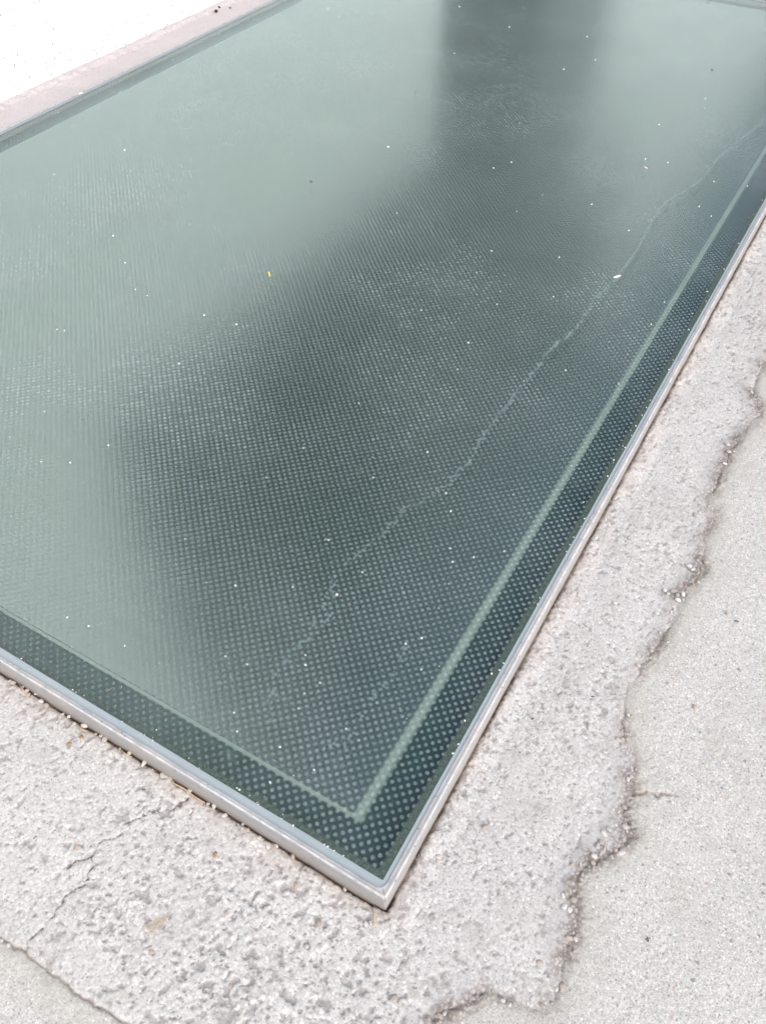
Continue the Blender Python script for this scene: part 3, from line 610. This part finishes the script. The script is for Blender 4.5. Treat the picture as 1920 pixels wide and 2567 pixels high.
# dried water marks that creep from dot to dot
def stain(path, width, seed):
    rr = random.Random(seed); v = []; f = []
    def blob(cx, cy, r):
        n = 7; b = len(v); ph = rr.random() * 6
        v.append((cx, cy, 0.0007))
        for i in range(n):
            q = r * (0.6 + 0.7 * rr.random()); a = ph + i * 2 * math.pi / n
            v.append((cx + q * math.cos(a), cy + q * math.sin(a), 0.0005))
        for i in range(n): f.append((b, b + 1 + i, b + 1 + (i + 1) % n))
    def ribbon(p, q, w):
        d = Vector((q[0] - p[0], q[1] - p[1])); 
        if d.length < 1e-6: return
        nrm = Vector((-d.y, d.x)).normalized(); m = 3; b = len(v)
        off = (rr.random() - .5) * 0.003
        for i in range(m + 1):
            t = i / m; o = nrm * (off * math.sin(math.pi * t)); ww = w * (0.4 + rr.random())
            c = Vector(p) + d * t + o
            v.append((c.x + nrm.x * ww, c.y + nrm.y * ww, 0.0006)); v.append((c.x - nrm.x * ww, c.y - nrm.y * ww, 0.0006))
        for i in range(m): f.append((b + 2 * i, b + 2 * i + 1, b + 2 * i + 3, b + 2 * i + 2))
    cur = None; pitch = 0.0092
    for (x0, y0), (x1, y1) in zip(path[:-1], path[1:]):
        L = math.hypot(x1 - x0, y1 - y0); n = max(1, int(L / (pitch * 0.75)))
        for i in range(n):
            t = i / n; x = x0 + (x1 - x0) * t; y = y0 + (y1 - y0) * t
            x += (rr.random() - .5) * pitch * 0.9; y += (rr.random() - .5) * pitch * 0.9
            if cur: ribbon(cur, (x, y), width * (0.5 + 1.0 * rr.random()) * (1 + 0.6 * max(y, 0)) * (0.35 + 0.65 * min(1, max(0, (y - 0.25) / 0.4))))
            if rr.random() < 0.45: blob(x, y, (0.0020 + 0.0016 * rr.random()) * (1 + 0.5 * max(y, 0)))
            cur = (x, y)
    return v, f
for i, (p, w) in enumerate(((STAIN1, 0.0009), (STAIN2, 0.0006), (STAIN3[:5], 0.0005), (STAIN3[5:], 0.0005))):
    v, f = stain(p, w, 31 + i)
    mesh_obj('water_stain', v, f, M_stain, pane, smooth=False)

# ------------------------------------------------------------------ the white house wall along the far left side
def house():
    """rendered wall with a wide dark window above a low sill and a downpipe at its end"""
    h = bpy.data.objects.new('house_wall', None); scene.collection.objects.link(h); h.location = (-2.056, 0, 0)
    tag(h, 'rough white rendered house wall rising beyond the glass panel', 'wall')
    xf = 0.0; th = 0.30
    # wall face with an uneven lower edge, as one mesh: tall part, low part under the window, lintel
    v = []; f = []
    def box(x0, x1, y0, y1, z0, z1):
        b = len(v)
        v.extend([(x0, y0, z0), (x1, y0, z0), (x1, y1, z0), (x0, y1, z0), (x0, y0, z1), (x1, y0, z1), (x1, y1, z1), (x0, y1, z1)])
        f.extend([(b + 3, b + 2, b + 1, b), (b + 4, b + 5, b + 6, b + 7), (b, b + 1, b + 5, b + 4), (b + 1, b + 2, b + 6, b + 5), (b + 2, b + 3, b + 7, b + 6), (b + 3, b, b + 4, b + 7)])
    box(-th, xf, -4.0, 1.30, -0.05, 9.0)
    box(-th, xf - 0.0001, 1.30, 4.16, -0.05, 1.28)
    box(-th, xf, 7.4, 9.0, -0.05, 3.0)
    box(-th, xf, 9.0, 30.0, -0.05, 5.8)
    w = mesh_obj('render', v, f, M_wall, h, smooth=False)
    v.clear(); f.clear(); box(-0.22, -0.16, 1.30, 4.16, 1.28, 9.0)
    win = mesh_obj('window', list(v), list(f), M_darkglass, h, smooth=False)
    v.clear(); f.clear()
    for yy in (1.33, 2.25, 3.2, 4.13): box(-0.16, -0.10, yy - .03, yy + .03, 1.28, 9.0)
    for zz in (1.31, 3.0, 6.0, 8.9): box(-0.161, -0.099, 1.30, 4.16, zz - .03, zz + .03)
    mesh_obj('window_frame', list(v), list(f), M_shutter, win, smooth=False)
    v.clear(); f.clear(); box(-0.25, -0.12, 4.16, 6.0, -0.05, 3.0)
    mesh_obj('door', list(v), list(f), M_pipe, h, smooth=False)
    v.clear(); f.clear(); box(-0.25, -0.10, 6.0, 7.4, -0.05, 3.0)
    mesh_obj('added_grey_box', list(v), list(f), M_added_grey, h, smooth=False)  # unseen grey box added to soften the dark column in the reflection
    v.clear(); f.clear(); box(-0.25, -0.02, 4.16, 8.99, 3.001, 9.0); box(-0.25, -0.02, 9.0, 30.0, 5.801, 9.0)
    mesh_obj('added_dark_facade', list(v), list(f), M_pipe, h, smooth=False)  # unseen dark upper wall added to keep bright sky out of the reflection
house()
def far_house():  # out-of-view house added so the far right reflection stays bright
    h = bpy.data.objects.new('added_far_house', None); scene.collection.objects.link(h); h.location = (3.0, 24.0, 0)
    tag(h, 'unseen pale house added far behind the glass panel to brighten its reflection', 'house')
    v = []; f = []
    def box(x0, x1, y0, y1, z0, z1):
        b = len(v)
        v.extend([(x0, y0, z0), (x1, y0, z0), (x1, y1, z0), (x0, y1, z0), (x0, y0, z1), (x1, y0, z1), (x1, y1, z1), (x0, y1, z1)])
        f.extend([(b + 3, b + 2, b + 1, b), (b + 4, b + 5, b + 6, b + 7), (b, b + 1, b + 5, b + 4), (b + 1, b + 2, b + 6, b + 5), (b + 2, b + 3, b + 7, b + 6), (b + 3, b, b + 4, b + 7)])
    box(-5.0, 7.0, 0, 8, -0.05, 8.0); mesh_obj('wall', list(v), list(f), M_wall, h, smooth=False)
    v.clear(); f.clear(); box(-5.3, 7.3, -0.4, 8.4, 8.001, 8.25); mesh_obj('roof', list(v), list(f), M_pipe, h, smooth=False)
    for wx in (-3.2, 0.6, 4.2):
        v.clear(); f.clear(); box(wx, wx + 1.1, -0.03, 0.05, 1.0, 2.4); mesh_obj('window', list(v), list(f), M_darkglass, h, smooth=False)
far_house()

# ------------------------------------------------------------------ loose things
def stone_mesh(name, mat, seed, ang=0.35, sub=2):
    bm = bmesh.new(); bmesh.ops.create_icosphere(bm, subdivisions=sub, radius=1.0)
    rr = random.Random(seed); dirs = [Vector((rr.gauss(0, 1), rr.gauss(0, 1), rr.gauss(0, 1))).normalized() for _ in range(7)]
    cut = [0.72 + 0.2 * rr.random() for _ in dirs]
    for vv in bm.verts:
        for d, c in zip(dirs, cut):
            t = vv.co.dot(d)
            if t > c: vv.co -= d * (t - c) * (0.75 + ang * 0.5)
        vv.co *= 1 + (rr.random() - .5) * 0.08
    me = bpy.data.meshes.new(name); bm.to_mesh(me); bm.free()
    me.polygons.foreach_set('use_smooth', [True] * len(me.polygons)); me.materials.append(mat)
    return me
def place(name, me, loc, size, label, cat, group=None, rz=None, flat=0.6, el=None):
    o = bpy.data.objects.new(name, me); scene.collection.objects.link(o)
    o.location = loc; e = el or (0.75 + rnd.random() * 0.6)
    o.scale = (size * e, size / e, size * flat); o.rotation_euler = (rnd.uniform(-.25, .25), rnd.uniform(-.25, .25), rnd.uniform(0, 6.28) if rz is None else rz)
    return tag(o, label, cat, group)

grain_m = [stone_mesh('grit_grain', M_grain, 200 + i, 0.5, 1) for i in range(4)]
BIG = {0: 'biggest white chip in the bright reflection at the upper left of the glass', 29: 'larger white chip on the glass above the wavy water mark at the far right',
       26: 'oval white chip on the far part of the glass beyond the water mark', 65: 'angular white chip alone on the left of the glass',
       76: 'largest white chip in the middle of the glass left of the long water mark', 86: 'round white chip against the sealant halfway along the right side'}
for i, (x, y) in enumerate(GRAINS):
    dist = math.hypot(x, y); s = rnd.uniform(0.0007, 0.0016) * (1 + 0.25 * dist)
    if i in (0, 24, 43, 57, 77): s *= 1.6
    x = min(x, -0.0015); y = max(y, 0.0005)
    if i in BIG:
        place('stone_chip', grain_m[i % 4], (x, y, s * 0.45), s * 1.25, BIG[i], 'stone chip', flat=0.6)
        continue
    where = 'in the bright reflection at the upper left' if x < -1.0 else 'on the far right half' if y > 1.5 else 'near the water marks' if -0.45 < x < -0.15 and y < 1.3 else 'in the dark border by the near frame' if y < 0.06 else 'in the dark border by the right frame' if x > -0.06 else 'in the middle of the pane'
    place('grit_grain', grain_m[i % 4], (x, y, s * 0.45), s, 'tiny white grit grain on the glass ' + where, 'grit', 'white grit grains scattered over the glass', flat=0.7)
extra = []
for i in range(40):
    if i < 24: x, y = -rnd.uniform(0.0005, 0.006), rnd.uniform(0.05, 2.1)
    else: x, y = -rnd.uniform(0.03, 0.75), rnd.uniform(0.0, 0.006)
    s = rnd.uniform(0.0006, 0.0013)
    place('grit_grain', grain_m[i % 4], (x, y, s * 0.4 + 0.0004), s, 'tiny white grit grain caught along the sealant edge of the glass', 'grit', 'white grit grains caught along the sealant', flat=0.7)

stone_m = [stone_mesh('pebble', (M_stone, M_stonew, M_stoneb)[i % 3], 300 + i, 0.2) for i in range(9)]
gz = lambda x, y: GZ
for i, (x, y) in enumerate(STONES + STONES2):
    byf = (x < 0.0 and y > -0.034) or (x > 0 and y > 0 and x < 0.03)
    s = rnd.uniform(0.0020, 0.0042)
    tone = ('grey', 'whitish', 'tan')[i % 9 % 3]; big = 'larger' if s > 0.0033 else 'small'
    if byf: lab, g = big + ' %s pebble lodged at the foot of the metal frame' % tone, 'pebbles along the foot of the frame'
    elif x > 0.12: lab, g = big + ' rounded %s pebble in the crumbling joint right of the glass panel' % tone, 'pebbles in the crumbling right-hand joint'
    else: lab, g = big + ' %s pebble loose on the rough cement in front of the glass panel' % tone, 'pebbles on the rough cement'
    place('pebble', stone_m[i % 9], (x, y, gz(x, y) + s * 0.35), s, lab, 'pebble', g)
for i in range(150):           # more along the joint and the frame
    k = rnd.random(); mi = rnd.randrange(9); tone = ('grey', 'whitish', 'tan')[mi % 3]
    s = rnd.uniform(0.0012, 0.0028) if rnd.random() < 0.7 else rnd.uniform(0.0028, 0.0046)
    big = 'larger' if s > 0.0033 else ('small' if s > 0.002 else 'tiny')
    if k < 0.55:
        j = rnd.randrange(6, 40); (x0, y0), (x1, y1) = BOUND[j], BOUND[j + 1]; t = rnd.random()
        x = x0 + (x1 - x0) * t + rnd.gauss(-0.006, 0.010); y = y0 + (y1 - y0) * t + rnd.gauss(0, 0.006)
        lab, g = big + ' rounded %s pebble in the crumbling joint right of the glass panel' % tone, 'pebbles in the crumbling right-hand joint'
    elif k < 0.8:
        x = -rnd.uniform(0.0, 0.62); y = -0.0185 - abs(rnd.gauss(0, 0.003)); lab, g = big + ' %s pebble lodged at the foot of the metal frame' % tone, 'pebbles along the foot of the frame'
    else:
        x = 0.017 + abs(rnd.gauss(0, 0.004)); y = rnd.uniform(0, 1.1); lab, g = big + ' %s pebble on the cement against the right side of the frame' % tone, 'pebbles along the right side of the frame'
    place('pebble', stone_m[mi], (x, y, GZ + s * (0.25 if k > 0.55 else 0.0)), s, lab, 'pebble', g)

# the few pieces that stand out
chip = stone_mesh('orange_chip', M_orange, 401, 0.8)
for (x, y), lab in zip(CHIPS_OR, ('orange-brown chip on the cement nearest the left edge of the frame', 'longer ochre chip lying just below the orange-brown one', 'olive-brown chip on the rough cement in front of the frame')):
    place('stone_chip', chip, (x, y, GZ + 0.0014), 0.0032, lab, 'stone chip')
def insect(x, y, z, s, rz, label):
    bm = bmesh.new()
    for cx, r, l in ((-1.0, 0.42, 0.75), (0.0, 0.28, 0.4), (0.75, 0.32, 0.35)):
        bmesh.ops.create_icosphere(bm, subdivisions=2, radius=1.0, matrix=Matrix.Translation((cx, 0, 0.35)) @ Matrix.Diagonal((l, r, r, 1)))
    for sy in (-1, 1):
        for lx, tx in ((-0.2, -0.9), (0.0, 0.1), (0.2, 1.0)):
            p = [Vector((lx, sy * 0.2, 0.35)), Vector(((lx + tx) / 2, sy * 0.8, 0.65)), Vector((tx, sy * 1.3, 0.0))]
            for a, b in zip(p[:-1], p[1:]):
                d = b - a
                bmesh.ops.create_cone(bm, cap_ends=True, segments=5, radius1=0.07, radius2=0.05, depth=d.length, matrix=Matrix.Translation((a + b) / 2) @ d.to_track_quat('Z', 'Y').to_matrix().to_4x4())
    me = bpy.data.meshes.new('ant'); bm.to_mesh(me); bm.free(); me.materials.append(M_dark)
    o = bpy.data.objects.new('ant', me); scene.collection.objects.link(o)
    o.location = (x, y, z); o.scale = (s, s, s); o.rotation_euler = (0, 0, rz); tag(o, label, 'ant')
AL = ['small black ant on the white cement close to the right side of the frame', 'small black ant on the white cement midway down the right side of the frame',
      'black ant on the smooth pavement right of the crumbling joint', 'dark speck-like ant on the white cement beside the crumbling joint',
      'dark ant on the cement just in front of the near frame edge', 'small dark ant low on the smooth pavement at the right']
for (x, y), lab, q in zip(ANTS, AL, (1.2, 1.1, 0.3, 0.6, 0.5, 2)):
    insect(x, y, GZ + 0.001, 0.0016 if x < 0.2 else 0.0021, q, lab)
seed_m = stone_mesh('seed', M_dark, 411, 0.2)
place('seed_pod', seed_m, (BIRDSEED[0][0], BIRDSEED[0][1], -0.006), 0.0085, 'dark brown seed pod on the pinkish mortar beside the wall', 'seed pod', rz=2.0, el=1.35)
for (x, y), s, lab in zip(BIRDSEED[1:], (0.005, 0.0035, 0.0055), ('dark crumb next to the seed pod on the pinkish mortar', 'small dark crumb on the pinkish mortar nearer the glass', 'dark crumb against the foot of the white wall')):
    place('crumb', seed_m, (x, y, -0.005), s, lab, 'crumb')
for i, (x, y) in enumerate(DARKG):
    place('dark_crumb', seed_m, (x, y, 0.0008), (0.0030 if y > 1 else 0.0012), 'tiny dark crumb lying on the green glass', 'crumb', 'dark crumbs on the glass', el=1.3)

def tube(name, pts, r, mat, label, cat, group=None):
    v = []; f = []; n = 6; P = [Vector(p) for p in pts]
    for i, p in enumerate(P):
        d = (P[min(i + 1, len(P) - 1)] - P[max(i - 1, 0)]).normalized(); u = d.cross(Vector((0, 0, 1))).normalized(); w = u.cross(d)
        rr = r * (1 - 0.35 * abs(2 * i / (len(P) - 1) - 1))
        for k in range(n):
            a = 2 * math.pi * k / n; v.append(tuple(p + (u * math.cos(a) + w * math.sin(a)) * rr))
    for i in range(len(P) - 1):
        for k in range(n): f.append((i * n + k, i * n + (k + 1) % n, (i + 1) * n + (k + 1) % n, (i + 1) * n + k))
    f.append(tuple(range(n))[::-1]); f.append(tuple((len(P) - 1) * n + k for k in range(n)))
    return tag(mesh_obj(name, v, f, mat), label, cat, group)
z = GZ + 0.002
S = STRAW
tube('dry_stalk', [(S[0][0], S[0][1] - .001, z), (S[0][0] + .013, S[0][1] - .0015, z + .001), (S[1][0], S[1][1] - .001, z + .001), (S[1][0] + .018, S[1][1] - .0022, z), (S[2][0], S[2][1] - .001, z)], 0.0011, M_straw, 'long straw-coloured stalk lying along the foot of the near frame', 'dry stalk')
tube('dry_stalk', [(S[3][0], S[3][1] - .003, z), (S[3][0] + .012, S[3][1] - .006, z + .001), (S[4][0], S[4][1] - .004, z)], 0.0010, M_straw, 'short dry stalk by the frame at the left edge of the cement', 'dry stalk')
tube('dry_stalk', [(0.0, -0.0235, z + .001), (0.006, -0.029, z + .002), (0.0125, -0.038, z)], 0.0012, M_straw, 'short broken stalk below the near corner of the frame', 'dry stalk')
tube('dry_stalk', [(S[7][0], S[7][1] - .001, z), (S[7][0] + .008, S[7][1] - .003, z + .001), (S[8][0], S[8][1] - .001, z)], 0.0013, M_straw, 'stubby pale stalk between pebbles at the frame foot near the orange chip', 'dry stalk')
tube('dry_stalk', [(S[9][0], S[9][1] - .001, z), (S[9][0] + .01, S[9][1] - .003, z + .001), (S[10][0], S[10][1] - .001, z)], 0.0010, M_straw, 'thin dry stalk at the frame foot left of the long stalk', 'dry stalk')
tube('yellow_scrap', [(YEL[0][0] - .003, YEL[0][1] + .001, .001), (YEL[0][0] + .002, YEL[0][1], .003), (YEL[1][0], YEL[1][1], .001)], 0.0016, M_yellow, 'tiny yellow petal scrap lying on the middle of the glass', 'petal')
(x, y) = FIBRE[0]; (x2, y2) = FIBRE[1]
tube('fibre', [(x, y, .0008), ((x + x2) / 2 + .001, (y + y2) / 2, .002), (x2, y2, .0008)], 0.00028, M_straw, 'fine pale plant fibre on the dark edge of the glass', 'fibre')
flake_m = stone_mesh('flake', M_flake, 421, 0.6)
place('flake', flake_m, (FLAKE[0][0] + .003, FLAKE[0][1] + .006, 0.001), 0.0062, 'pale pinkish paint flake on the glass beside the water mark', 'paint flake', rz=1.0, flat=0.25, el=1.7)
place('flake', flake_m, (FLAKE[2][0], FLAKE[2][1], 0.001), 0.0050, 'small pinkish flake on the upper right of the glass', 'paint flake', flat=0.3)
fw = stone_mesh('chip', M_grain, 431, 0.6)
place('white_chip', fw, (FLAKE[3][0], FLAKE[3][1], 0.001), 0.0058, 'flat white chip on the sealant under the white wall', 'plaster chip', rz=1.5, flat=0.4, el=1.6)
